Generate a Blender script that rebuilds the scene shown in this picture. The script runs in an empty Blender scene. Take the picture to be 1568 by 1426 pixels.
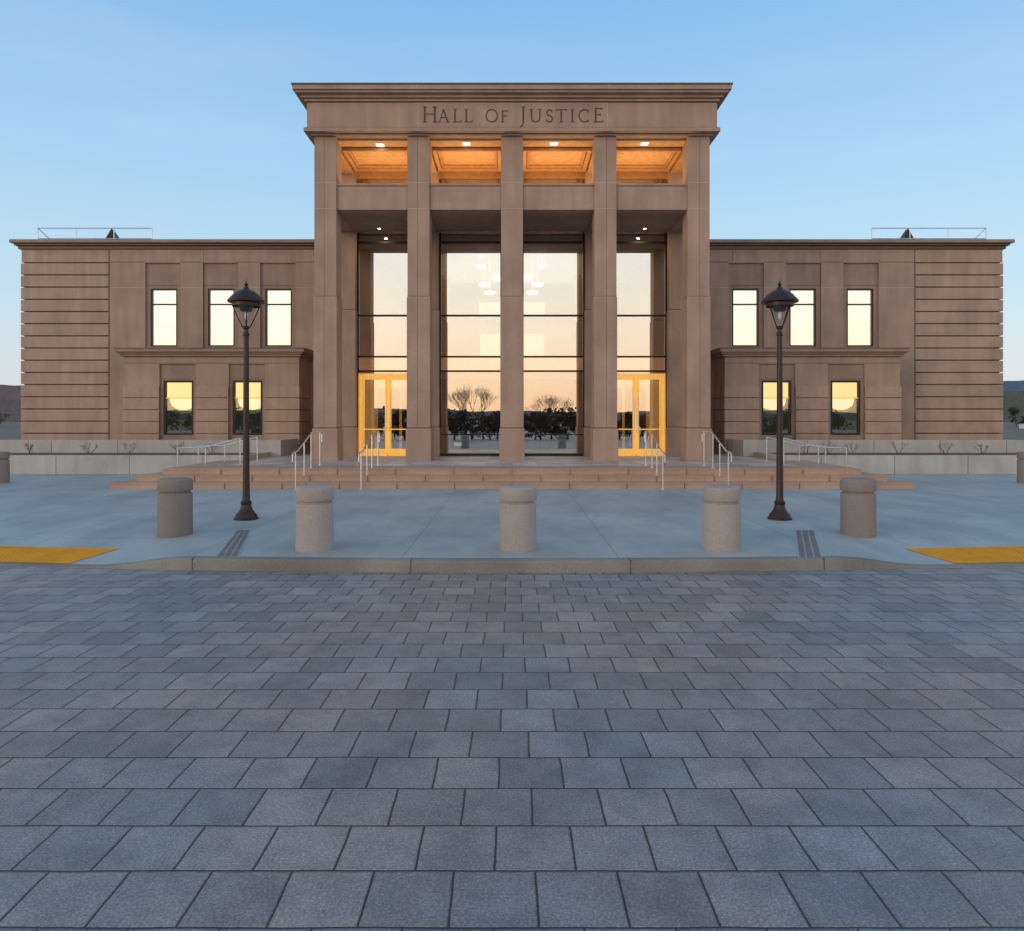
import bpy, math, random
from mathutils import Vector, noise
R=random.Random(7)
scene=bpy.context.scene
F=1100.0; HC=1.8
def PX(px,d): return (px-784.0)*d/F
def PZ(py,d): return HC+(640.0-py)*d/F

# ---------------------------------------------------------------- materials
def newmat(name):
    m=bpy.data.materials.new(name); m.use_nodes=True
    nt=m.node_tree; b=nt.nodes['Principled BSDF']; return m,nt,b
def ramp(nt,fac,stops):
    r=nt.nodes.new('ShaderNodeValToRGB'); e=r.color_ramp.elements
    while len(e)<len(stops): e.new(0.5)
    for i,(p,c) in enumerate(stops):
        e[i].position=p; e[i].color=(c[0],c[1],c[2],1)
    nt.links.new(fac,r.inputs[0]); return r
def geo(nt):
    g=nt.nodes.new('ShaderNodeNewGeometry'); return g.outputs['Position']
def noi(nt,vec,scale,detail=4,rough=.55):
    n=nt.nodes.new('ShaderNodeTexNoise'); n.inputs['Scale'].default_value=scale
    n.inputs['Detail'].default_value=detail; n.inputs['Roughness'].default_value=rough
    nt.links.new(vec,n.inputs['Vector']); return n.outputs['Fac']
def mixc(nt,fac,a,b,mode='MIX'):
    m=nt.nodes.new('ShaderNodeMix'); m.data_type='RGBA'; m.blend_type=mode
    for s,v in ((m.inputs[0],fac),(m.inputs[6],a),(m.inputs[7],b)):
        if hasattr(v,'links') or hasattr(v,'is_linked'): nt.links.new(v,s)
        elif isinstance(v,(int,float)): s.default_value=v
        else: s.default_value=(v[0],v[1],v[2],1)
    return m.outputs[2]
def mapping(nt,vec,scale,rot=(0,0,0),loc=(0,0,0)):
    m=nt.nodes.new('ShaderNodeMapping'); nt.links.new(vec,m.inputs['Vector'])
    m.inputs['Scale'].default_value=scale; m.inputs['Rotation'].default_value=rot; m.inputs['Location'].default_value=loc
    return m.outputs[0]
def bump(nt,b,h,strength=.3,dist=.01):
    n=nt.nodes.new('ShaderNodeBump'); n.inputs['Strength'].default_value=strength
    n.inputs['Distance'].default_value=dist; nt.links.new(h,n.inputs['Height'])
    nt.links.new(n.outputs[0],b.inputs['Normal'])
def stone(name,c,rough=.75,var=.14,fine=40,streak=True,bs=.25):
    m,nt,b=newmat(name); p=geo(nt)
    lo=[x*(1-var) for x in c]; hi=[min(1,x*(1+var)) for x in c]
    r=ramp(nt,noi(nt,p,.9,4),[(.3,lo),(.7,hi)]).outputs[0]
    f=ramp(nt,noi(nt,p,fine,2,.7),[(.3,(.82,.82,.82)),(.7,(1.15,1.15,1.15))]).outputs[0]
    col=mixc(nt,1.0,r,f,'MULTIPLY')
    if streak:
        s=ramp(nt,noi(nt,mapping(nt,p,(2.6,2.6,.25)),1.5,4),[(.35,(.90,.89,.88)),(.65,(1.05,1.05,1.05))]).outputs[0]
        col=mixc(nt,1.0,col,s,'MULTIPLY')
    nt.links.new(col,b.inputs['Base Color']); b.inputs['Roughness'].default_value=rough
    bump(nt,b,noi(nt,p,fine*1.5,2,.7),bs,.004)
    return m
def plain(name,c,rough=.5,metal=0.0,emit=None,es=0):
    m,nt,b=newmat(name); p=geo(nt)
    lo=[x*.85 for x in c]; hi=[min(1,x*1.12) for x in c]
    nt.links.new(ramp(nt,noi(nt,p,6,2),[(.3,lo),(.7,hi)]).outputs[0],b.inputs['Base Color'])
    b.inputs['Roughness'].default_value=rough; b.inputs['Metallic'].default_value=metal
    if emit:
        b.inputs['Emission Color'].default_value=(*emit,1); b.inputs['Emission Strength'].default_value=es
    return m
def emis(name,c,s):
    m=bpy.data.materials.new(name); m.use_nodes=True; nt=m.node_tree; nt.nodes.clear()
    e=nt.nodes.new('ShaderNodeEmission'); o=nt.nodes.new('ShaderNodeOutputMaterial')
    e.inputs[0].default_value=(*c,1); e.inputs[1].default_value=s; nt.links.new(e.outputs[0],o.inputs[0]); return m
def glassmat(name,refl,tint=(1,1,1),trans=(1,1,1)):
    m=bpy.data.materials.new(name); m.use_nodes=True; nt=m.node_tree; nt.nodes.clear()
    g=nt.nodes.new('ShaderNodeBsdfGlossy'); g.inputs['Roughness'].default_value=0.0; g.inputs['Color'].default_value=(*tint,1)
    t=nt.nodes.new('ShaderNodeBsdfTransparent'); t.inputs['Color'].default_value=(*trans,1)
    x=nt.nodes.new('ShaderNodeMixShader'); x.inputs[0].default_value=refl
    o=nt.nodes.new('ShaderNodeOutputMaterial')
    bp=nt.nodes.new('ShaderNodeBump'); bp.inputs['Strength'].default_value=.02; bp.inputs['Distance'].default_value=.02
    nt.links.new(noi(nt,geo(nt),.7,1),bp.inputs['Height']); nt.links.new(bp.outputs[0],g.inputs['Normal'])
    nt.links.new(t.outputs[0],x.inputs[1]); nt.links.new(g.outputs[0],x.inputs[2]); nt.links.new(x.outputs[0],o.inputs[0]); return m

M_stone=stone('portico_precast',(.38,.258,.192))
M_wing=stone('wing_precast',(.365,.25,.186))
M_block=stone('rustic_precast',(.395,.27,.20))
M_panel=stone('window_panel',(.30,.205,.155))
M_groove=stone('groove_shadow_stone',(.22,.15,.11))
M_joint=plain('joint_sealant',(.11,.075,.06),.8)
M_jlight=plain('light_joint',(.52,.40,.33),.8)
M_trim=plain('cornice_metal',(.12,.075,.055),.5,.3)
M_bronze=plain('dark_bronze',(.035,.026,.022),.4,.6)
M_letter=plain('letter_bronze',(.07,.045,.035),.6)
M_wood=plain('wood_ceiling',(.60,.33,.14),.5)
M_woodm=plain('wood_moulding',(.50,.25,.10),.5)
M_door=plain('brass_door_glow',(.75,.42,.08),.35,.3,(1,.52,.10),.5)  # emission stands in for warm interior light falling on the frames
M_span=plain('spandrel_copper_glow',(.50,.28,.14),.45,.1,(1,.50,.22),.42)  # band given its own glow in place of lobby light
M_glass=glassmat('lobby_glass',.50,(1,.99,.98),(.9,.9,.88))
M_wglass=glassmat('window_glass',.55)
M_aglass=glassmat('annex_window_glass',.16)
M_lobby=plain('lobby_wall',(.34,.24,.16),.7)
M_lobfl=plain('lobby_floor',(.08,.06,.05),.25)
M_shade=emis('lit_room_shade',(1,.85,.52),.95)
M_shadeY=emis('lit_ceiling_yellow',(1,.74,.22),1.0)
M_shadeP=emis('lit_ceiling_pale',(1,.90,.50),1.0)
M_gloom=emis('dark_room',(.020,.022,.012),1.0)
M_green=plain('window_blind_green',(.07,.08,.02),.8,0,(.10,.11,.02),.6)
M_lampE=emis('downlight_lens',(1,.88,.62),9)
M_chand=emis('chandelier_bowl',(1,.94,.80),2.0)
M_metal=plain('stainless_pipe',(.62,.63,.66),.32,.85)
M_iron=plain('lamp_iron',(.040,.018,.013),.42,.3)
M_roofd=plain('roof_membrane',(.14,.13,.13),.8)
M_conc=stone('retaining_concrete',(.43,.41,.38),.8,.12,30)
M_boll=stone('bollard_aggregate',(.39,.325,.285),.85,.10,70,False,.6)
M_boll2=stone('bollard_aggregate_dark',(.25,.205,.18),.85,.10,70,False,.6)
M_step=stone('step_stone',(.44,.28,.195),.75,.12,40,False)
M_kerb=stone('kerb_granite',(.235,.205,.17),.8,.25,60,False,.4)
M_soil=stone('planting_soil',(.10,.08,.06),.95,.3,20,False,.6)
M_twig=plain('twig_bark',(.13,.095,.075),.9)
M_bark=plain('tree_bark',(.05,.038,.03),.9)
M_tgreen=plain('tree_line_foliage',(.035,.033,.022),.95)
M_grate=plain('grate_steel',(.13,.14,.15),.4,.3)
M_wht=plain('painted_white',(.7,.7,.7),.5)

# ---------------------------------------------------------------- mesh builder
class MB:
    def __init__(s): s.v=[]; s.f=[]
    def box(s,x0,x1,y0,y1,z0,z1):
        if x0>x1:x0,x1=x1,x0
        n=len(s.v)
        s.v+=[(x0,y0,z0),(x1,y0,z0),(x1,y1,z0),(x0,y1,z0),(x0,y0,z1),(x1,y0,z1),(x1,y1,z1),(x0,y1,z1)]
        s.f+=[tuple(n+i for i in q) for q in ((0,3,2,1),(4,5,6,7),(0,1,5,4),(1,2,6,5),(2,3,7,6),(3,0,4,7))]
        return s
    def quad(s,*p):
        n=len(s.v); s.v+=[tuple(q) for q in p]; s.f.append(tuple(range(n,n+len(p)))); return s
    def cyl(s,p,q,r0,r1=None,n=8,caps=True):
        if r1 is None:r1=r0
        p=Vector(p);q=Vector(q);d=(q-p)
        if d.length<1e-6:return s
        d.normalize(); a=d.orthogonal().normalized(); b=d.cross(a); k=len(s.v)
        for c,r in ((p,r0),(q,r1)):
            for i in range(n):
                t=2*math.pi*i/n; s.v.append(tuple(c+a*(r*math.cos(t))+b*(r*math.sin(t))))
        for i in range(n):
            j=(i+1)%n; s.f.append((k+i,k+j,k+n+j,k+n+i))
        if caps:
            s.f.append(tuple(k+n-1-i for i in range(n))); s.f.append(tuple(k+n+i for i in range(n)))
        return s
    def path(s,pts,r,n=8):
        for a,b in zip(pts[:-1],pts[1:]): s.cyl(a,b,r,r,n)
        return s
    def lathe(s,prof,c=(0,0,0),n=32):
        k=len(s.v)
        for r,z in prof:
            for i in range(n):
                t=2*math.pi*i/n; s.v.append((c[0]+r*math.cos(t),c[1]+r*math.sin(t),c[2]+z))
        for j in range(len(prof)-1):
            for i in range(n):
                i2=(i+1)%n; s.f.append((k+j*n+i,k+j*n+i2,k+(j+1)*n+i2,k+(j+1)*n+i))
        return s
    def wall(s,x0,x1,y,z0,z1,ops,dep):
        xs=sorted(set([x0,x1]+[o[0] for o in ops]+[o[1] for o in ops])); zs=sorted(set([z0,z1]+[o[2] for o in ops]+[o[3] for o in ops]))
        for a,b in zip(xs[:-1],xs[1:]):
            for c,d in zip(zs[:-1],zs[1:]):
                mx,mz=(a+b)/2,(c+d)/2
                if any(o[0]<mx<o[1] and o[2]<mz<o[3] for o in ops): continue
                s.quad((a,y,c),(b,y,c),(b,y,d),(a,y,d))
        for a,b,c,d in ops:
            s.quad((a,y,c),(a,y+dep,c),(a,y+dep,d),(a,y,d)); s.quad((b,y,c),(b,y,d),(b,y+dep,d),(b,y+dep,c))
            s.quad((a,y,d),(a,y+dep,d),(b,y+dep,d),(b,y,d)); s.quad((a,y,c),(b,y,c),(b,y+dep,c),(a,y+dep,c))
        return s
    def obj(s,name,mat,parent=None,bevel=0,smooth=False,loc=None):
        me=bpy.data.meshes.new(name); me.from_pydata(s.v,[],s.f); me.update()
        o=bpy.data.objects.new(name,me); scene.collection.objects.link(o); me.materials.append(mat)
        if parent:o.parent=parent
        if bevel:
            b=o.modifiers.new('b','BEVEL'); b.width=bevel; b.segments=2; b.limit_method='ANGLE'
        if smooth:
            for p in me.polygons:p.use_smooth=True
            try:
                bpy.context.view_layer.objects.active=o; o.select_set(True); bpy.ops.object.shade_smooth_by_angle(angle=math.radians(35)); o.select_set(False)
            except Exception: pass
        if loc:o.location=loc
        return o
def empty(name,loc=(0,0,0)):
    e=bpy.data.objects.new(name,None); scene.collection.objects.link(e); e.location=loc; return e

# ================================================================ BUILDING
B=empty('courthouse_building')
PZ0=.45   # platform
# ---- columns
cx=[-5.85,-2.93,0,2.93,5.85]
m=MB(); j=MB(); jl=MB()
for c in cx:
    h=.345
    m.box(c-h,c+h,22.5,23.19,5.62,10.62)
    m.box(c-h-.02,c+h+.02,22.48,23.21,1.50,5.60)
    m.box(c-h-.05,c+h+.05,22.45,23.24,PZ0,1.48)
    j.box(c-h+.01,c+h-.01,22.51,23.18,1.40,5.7)
    for z in (8.36,9.17): jl.box(c-h-.002,c+h+.002,22.497,22.51,z,z+.012)
    jl.box(c-h-.023,c+h+.023,22.476,22.49,5.585,5.603)
    for k in ((1,) if c<-1 else (-1,) if c>1 else ()):
        j.box(c-k*.03-.005,c-k*.03+.005,22.478,22.49,1.5,5.585); j.box(c-k*.03-.005,c-k*.03+.005,22.498,22.51,5.62,10.6)
m.obj('front_columns',M_stone,B,.015)
j.obj('column_joints',M_joint,B)
m=MB()
for c in cx:
    m.box(c-.345,c+.345,25.2,25.9,5.62,10.56)
    m.box(c-.365,c+.365,25.18,25.9,1.5,5.60)
    m.box(c-.39,c+.39,25.15,25.9,PZ0,1.48)
    m.box(c-.32,c+.32,25.23,25.88,1.4,5.7)
m.obj('rear_pilasters',M_stone,B,.015)
# ---- beams
m=MB()
for a,b in zip(cx[:-1],cx[1:]):
    m.box(a+.345,b-.345,22.58,23.12,8.35,9.10)
    m.box(a+.345,b-.345,22.54,23.14,9.10,9.17)
for s in (-1,1):
    m.box(s*6.19,s*5.55,23.19,25.2,8.35,9.16)
m.obj('balcony_beam',M_stone,B,.01)
for a,b in zip(cx[:-1],cx[1:]):
    jl.box(a+.40,b-.40,22.576,22.585,9.02,9.035)
jl.obj('panel_joint_lines',M_jlight,B)
# entablature
m=MB()
m.box(-6.37,6.37,22.30,31.0,10.80,11.70)
m.obj('frieze',M_stone,B,.01)
m=MB()
m.box(-6.45,6.45,22.22,31.0,10.68,10.80)
m.box(-6.28,6.28,22.40,31.0,10.62,10.68)
m.box(-6.43,6.43,22.24,31.05,11.62,11.70)
m.box(-6.52,6.52,22.15,31.1,11.70,11.79)
m.box(-6.66,6.66,22.01,31.2,11.79,11.86)
m.box(-6.72,6.72,21.95,31.2,11.86,12.0)
m.obj('cornice',M_stone,B,.008)
m=MB(); m.box(-6.75,6.75,21.92,31.3,12.0,12.04); m.box(-6.39,6.39,22.28,30.9,10.806,10.83); m.box(-6.40,6.40,22.27,30.9,11.60,11.618)
m.obj('cornice_flashing',M_trim,B)
m=MB()
for px in (640,930):
    x=PX(px,22.3); m.box(x-.009,x+.009,22.296,22.31,10.83,11.6)
    m.box(x-.009,x+.009,21.946,21.96,11.86,12.0)
m.box(PX(640,22.3),PX(930,22.3),22.297,22.31,11.575,11.59)
m.obj('frieze_joints',M_jlight,B)
# ---- lettering
def arc(cx_,cy,rx,ry,a0,a1,n=14):
    return [(cx_+rx*math.cos(math.radians(a0+(a1-a0)*i/n)),cy+ry*math.sin(math.radians(a0+(a1-a0)*i/n))) for i in range(n+1)]
TK,TN=.105,.05
def serif(x,y,w=.26): return ([(x-w/2,y),(x+w/2,y)],.04)
L={}
L['H']=(.92,[([(.14,0),(.14,1)],TK),([(.78,0),(.78,1)],TK),([(.14,.52),(.78,.52)],TN),serif(.14,.02),serif(.14,.98),serif(.78,.02),serif(.78,.98)])
L['A']=(.92,[([(.46,1.0),(.14,0)],TN),([(.44,1.0),(.80,0)],TK),([(.25,.36),(.66,.36)],TN),serif(.14,.02,.22),serif(.80,.02,.24)])
L['L']=(.66,[([(.14,0),(.14,1)],TK),([(.14,.03),(.6,.03)],TN),([(.6,0),(.63,.17)],TN),serif(.14,.98),serif(.10,.02,.2)])
L['O']=(1.0,[(arc(.5,.5,.43,.47,0,360,28),.08)])
L['F']=(.64,[([(.14,0),(.14,1)],TK),([(.14,.97),(.56,.97)],TN),([(.14,.54),(.46,.54)],TN),([(.56,1),(.58,.84)],TN),([(.46,.6),(.46,.47)],.04),serif(.14,.02)])
L['J']=(.42,[([(.26,1),(.26,.0)],TK),(arc(.02,.0,.24,.28,0,-80,8),.07),serif(.26,.98)])
L['U']=(.92,[([(.14,1),(.14,.32)],TK),(arc(.46,.32,.32,.29,180,360,14),.085),([(.78,1),(.78,.32)],.08),serif(.14,.98),serif(.78,.98)])
L['S']=(.62,[(arc(.32,.735,.2,.225,30,270,12),.085),(arc(.30,.27,.23,.24,90,-150,12),.095),([(.5,.95),(.5,.78)],.04),([(.09,.22),(.09,.04)],.04)])
L['T']=(.84,[([(.42,0),(.42,1)],TK),([(.06,.97),(.78,.97)],TN),([(.06,1),(.04,.84)],.045),([(.78,1),(.8,.84)],.045),serif(.42,.02)])
L['I']=(.34,[([(.17,0),(.17,1)],TK),serif(.17,.02),serif(.17,.98)])
L['C']=(.88,[(arc(.5,.5,.42,.47,48,312,24),.09),([(.79,.95),(.79,.76)],.045),([(.79,.05),(.80,.2)],.045)])
L['E']=(.68,[([(.14,0),(.14,1)],TK),([(.14,.97),(.56,.97)],TN),([(.14,.53),(.48,.53)],TN),([(.14,.03),(.6,.03)],TN),([(.56,1),(.58,.84)],.045),([(.48,.6),(.48,.46)],.04),([(.6,0),(.63,.17)],.045),serif(.12,.02,.22)])
lt=[('H',647,161,184),('A',670,165,184),('L',694,165,184),('L',711,165,184),('O',743,165,184),('F',767,167,184),('J',795,161,184),('U',811,165,184),('S',835,165,184),('T',851,165,184),('I',873,165,184),('C',885,165,184),('E',909,163,184)]
m=MB(); dl=22.3
for ch,px,yt,yb in lt:
    x0=PX(px,dl); z0=PZ(yb,dl)-.06; hgt=PZ(yt,dl)-PZ(yb,dl)+.02; w,st=L[ch]
    for k,(pts,t) in enumerate(st):
        yo=dl-.012-.0012*k
        P=[Vector((x0+u*hgt,v*hgt+z0)) for u,v in pts]; n=len(P); le=[];ri=[]
        for i in range(n):
            a=P[max(0,i-1)]; b=P[min(n-1,i+1)]
            if i in(0,n-1) and (P[0]-P[-1]).length<1e-4: a=P[n-2]; b=P[1]
            d=(b-a).normalized(); nn=Vector((-d.y,d.x))*t*hgt/2; le.append(P[i]+nn); ri.append(P[i]-nn)
        for i in range(n-1):
            q=[le[i],ri[i],ri[i+1],le[i+1]]
            m.quad(*[(c.x,yo,c.y) for c in q])
            m.quad((le[i].x,yo,le[i].y),(le[i+1].x,yo,le[i+1].y),(le[i+1].x,dl,le[i+1].y),(le[i].x,dl,le[i].y))
            m.quad((ri[i].x,yo,ri[i].y),(ri[i+1].x,yo,ri[i+1].y),(ri[i+1].x,dl,ri[i+1].y),(ri[i].x,dl,ri[i].y))
m.obj('inscription_letters',M_letter,B)
# ---- ceilings
m=MB(); m.box(-5.55,5.55,23.12,25.2,8.37,8.60); 
for c in cx[1:-1]: m.box(c-.3,c+.3,23.19,25.2,8.30,8.366)
m.obj('portico_ceiling',M_panel,B)
m=MB(); m.box(-5.55,5.55,22.7,25.3,10.56,10.618)
m.obj('loggia_wood_ceiling',M_wood,B)
m=MB()
for a,b in zip(cx[:-1],cx[1:]):
    x0,x1=a+.36,b-.36
    for ins,z,wd in ((0,10.44,.12),(.14,10.50,.07)):
        m.box(x0+ins,x1-ins,24.95-ins,25.15-ins+.03,z,10.558)
        m.box(x0+ins,x0+ins+wd,23.25+ins,24.94-ins,z,10.556); m.box(x1-ins-wd,x1-ins,23.25+ins,24.94-ins,z,10.556)
        m.box(x0+ins,x1-ins,23.22+ins,23.22+ins+wd-.02,z+.002,10.557)
for c in cx: m.box(c-.30,c+.30,23.19,25.2,10.38,10.559)
m.obj('loggia_ceiling_mouldings',M_woodm,B,.006)
m=MB(); m.box(-5.5,5.5,25.5,25.51,8.6,10.56); m.obj('loggia_glass',glassmat('loggia_glass',.35,(1,1,1),(.5,.45,.4)),B)
m=MB(); 
for a,b in zip(cx[:-1],cx[1:]):
    x0,x1=a+.345,b-.345
    m.box(x0,x1,25.42,25.55,9.98,10.10); m.box(x0,x1,25.40,25.55,10.30,10.56)
    m.box(x0,x0+.10,25.42,25.55,8.6,9.98); m.box(x1-.1,x1,25.42,25.55,8.6,9.98)
    m.box((x0+x1)/2-.05,(x0+x1)/2+.05,25.42,25.55,8.6,9.98)
m.obj('loggia_window_frames',M_woodm,B)
m=MB(); m.box(-5.5,5.5,28.5,28.6,8.6,10.56); m.obj('loggia_room_wall',M_wood,B)
m=MB()
dls=[(582,222),(714,220),(848,220),(987,220)]
for px,py in dls:
    d=8.75*F/(640-py); x=PX(px,d); m.box(x-.09,x+.09,d-.09,d+.09,10.545,10.552)
m2=MB()
for px,py in dls:
    d=8.75*F/(640-py); x=PX(px,d); m2.box(x-.15,x+.15,d-.15,d+.15,10.553,10.559)
m.obj('loggia_downlights',M_lampE,B); m2.obj('downlight_trims',M_wht,B)
m=MB(); 
for x in (-4.6,4.6): m.box(x-.04,x+.04,24.85,24.93,8.355,8.362)
m.obj('portico_downlights',M_lampE,B)
# lobby glazing
m=MB(); GZ=25.55
m.box(-5.5,5.5,GZ,GZ+.012,PZ0,8.37); m.obj('lobby_glass',M_glass,B)
fr=MB(); sp=MB(); sd=MB()
for i,(a,b) in enumerate(zip(cx[:-1],cx[1:])):
    x0,x1=a+.345,b-.345
    fr.box(x0,x0+.07,GZ-.06,GZ+.09,PZ0,8.37) ; fr.box(x1-.07,x1,GZ-.06,GZ+.09,PZ0,8.37)
    z=PZ(483,GZ); fr.box(x0+.07,x1-.07,GZ-.05,GZ+.08,z-.03,z+.03)
    for y in (546,568):
        z=PZ(y,GZ); fr.box(x0+.07,x1-.07,GZ-.05,GZ+.08,z-.03,z+.03)
    fr.box(x0+.07,x1-.07,GZ-.05,GZ+.08,8.0,8.08)
    fr.box(x0+.07,x1-.07,GZ-.05,GZ+.08,PZ0,PZ0+.10)
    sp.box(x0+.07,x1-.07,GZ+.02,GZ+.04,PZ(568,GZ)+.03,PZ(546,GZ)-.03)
    sd.box(x0+.07,x1-.07,GZ+.02,GZ+.04,8.08,8.36)
    if i in(1,2):
        z=PZ(665,GZ); fr.box(x0+.07,x1-.07,GZ-.04,GZ+.07,z-.02,z+.02)
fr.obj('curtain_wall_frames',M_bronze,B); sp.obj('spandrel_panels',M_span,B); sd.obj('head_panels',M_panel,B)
# doors
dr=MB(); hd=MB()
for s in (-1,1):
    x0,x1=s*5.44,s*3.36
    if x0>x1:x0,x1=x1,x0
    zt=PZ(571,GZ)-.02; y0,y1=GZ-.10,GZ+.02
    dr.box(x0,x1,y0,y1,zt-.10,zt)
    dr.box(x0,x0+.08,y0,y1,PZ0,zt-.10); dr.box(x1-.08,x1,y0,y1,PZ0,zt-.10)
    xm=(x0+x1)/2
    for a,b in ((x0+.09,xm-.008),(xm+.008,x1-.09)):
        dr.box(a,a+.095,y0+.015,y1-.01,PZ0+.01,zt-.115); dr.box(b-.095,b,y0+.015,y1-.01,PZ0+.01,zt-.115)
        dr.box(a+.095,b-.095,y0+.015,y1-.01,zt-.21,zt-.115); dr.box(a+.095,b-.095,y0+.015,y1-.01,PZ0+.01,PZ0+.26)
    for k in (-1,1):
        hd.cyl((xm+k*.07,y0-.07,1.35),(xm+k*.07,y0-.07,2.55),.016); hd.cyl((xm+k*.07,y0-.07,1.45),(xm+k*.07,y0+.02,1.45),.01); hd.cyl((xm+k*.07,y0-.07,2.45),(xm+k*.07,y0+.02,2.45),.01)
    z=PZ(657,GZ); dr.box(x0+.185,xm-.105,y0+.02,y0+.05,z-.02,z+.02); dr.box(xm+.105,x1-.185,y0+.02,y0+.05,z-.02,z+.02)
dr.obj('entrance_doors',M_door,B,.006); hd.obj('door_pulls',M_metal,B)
# vestibule walls behind the doors, glowing by material emission
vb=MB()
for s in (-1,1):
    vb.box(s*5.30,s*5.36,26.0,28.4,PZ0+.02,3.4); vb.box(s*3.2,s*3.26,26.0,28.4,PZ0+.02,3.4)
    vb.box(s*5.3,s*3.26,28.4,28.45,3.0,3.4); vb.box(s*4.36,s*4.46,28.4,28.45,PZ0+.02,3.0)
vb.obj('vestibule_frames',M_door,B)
# lobby interior
m=MB()
m.box(-5.8,-5.6,25.9,36,PZ0,8.37); m.box(5.6,5.8,25.9,36,PZ0,8.37); m.box(-5.8,5.8,36,36.2,PZ0,8.37)
for x in (-3.2,3.2): m.box(x-.3,x+.3,33,33.6,PZ0,8.37)
m.box(-5.6,5.6,31.5,36,3.5,3.95); m.obj('lobby_walls',M_lobby,B)
m=MB(); m.box(-6.1,6.1,25.9,36.2,8.37,8.6); m.obj('lobby_ceiling',M_wht,B)
m=MB(); m.box(-5.6,5.6,25.9,36,PZ0-.2,PZ0+.01); m.obj('lobby_floor',M_lobfl,B)
m=MB()
for px,py,d,r in ((742,435,31,.28),(766,426,33,.36),(750,447,30,.25),(823,435,31,.28),(803,426,33,.36),(815,447,30,.25),(735,407,29,.22),(830,407,29,.22)):
    m.lathe([(0.0,-.12),(r*.7,-.09),(r,0),(r*.95,.02),(0,.03)],(PX(px,d),d,PZ(py,d)),20)
    m.cyl((PX(px,d),d,PZ(py,d)),(PX(px,d),d,8.37),.008)
m.obj('lobby_chandeliers',M_chand,B,0,True)
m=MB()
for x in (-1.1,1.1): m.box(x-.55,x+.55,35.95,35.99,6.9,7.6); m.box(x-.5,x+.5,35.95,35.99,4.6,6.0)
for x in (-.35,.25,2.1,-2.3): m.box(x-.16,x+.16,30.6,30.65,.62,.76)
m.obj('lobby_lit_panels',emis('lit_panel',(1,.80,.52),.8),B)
m=MB()
m.box(-1.9,-1.8,29,29.6,PZ0,2.4); m.box(-1.0,-.9,29,29.6,PZ0,2.4); m.box(-1.9,-.9,29,29.6,2.4,2.6)
m.box(1.0,2.3,29,30.4,PZ0+.5,1.5); m.box(1.1,2.2,28.9,30.5,PZ0,PZ0+.5); m.box(.4,.7,30,30.5,PZ0,1.5)
m.box(-.9,-.5,29,30.5,PZ0,1.35)
m.obj('security_screening_desks',M_bronze,B)
# core shell
m=MB()
for s in (-1,1): m.box(s*6.19,s*5.82,25.9,31,0,10.62)
m.box(-6.19,6.19,30.8,31,8.6,10.62)
m.box(-6.19,6.19,31,46,8.6,8.8); m.box(-6.19,6.19,45.8,46,0,8.6)
m.obj('central_core_walls',M_stone,B)

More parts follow.
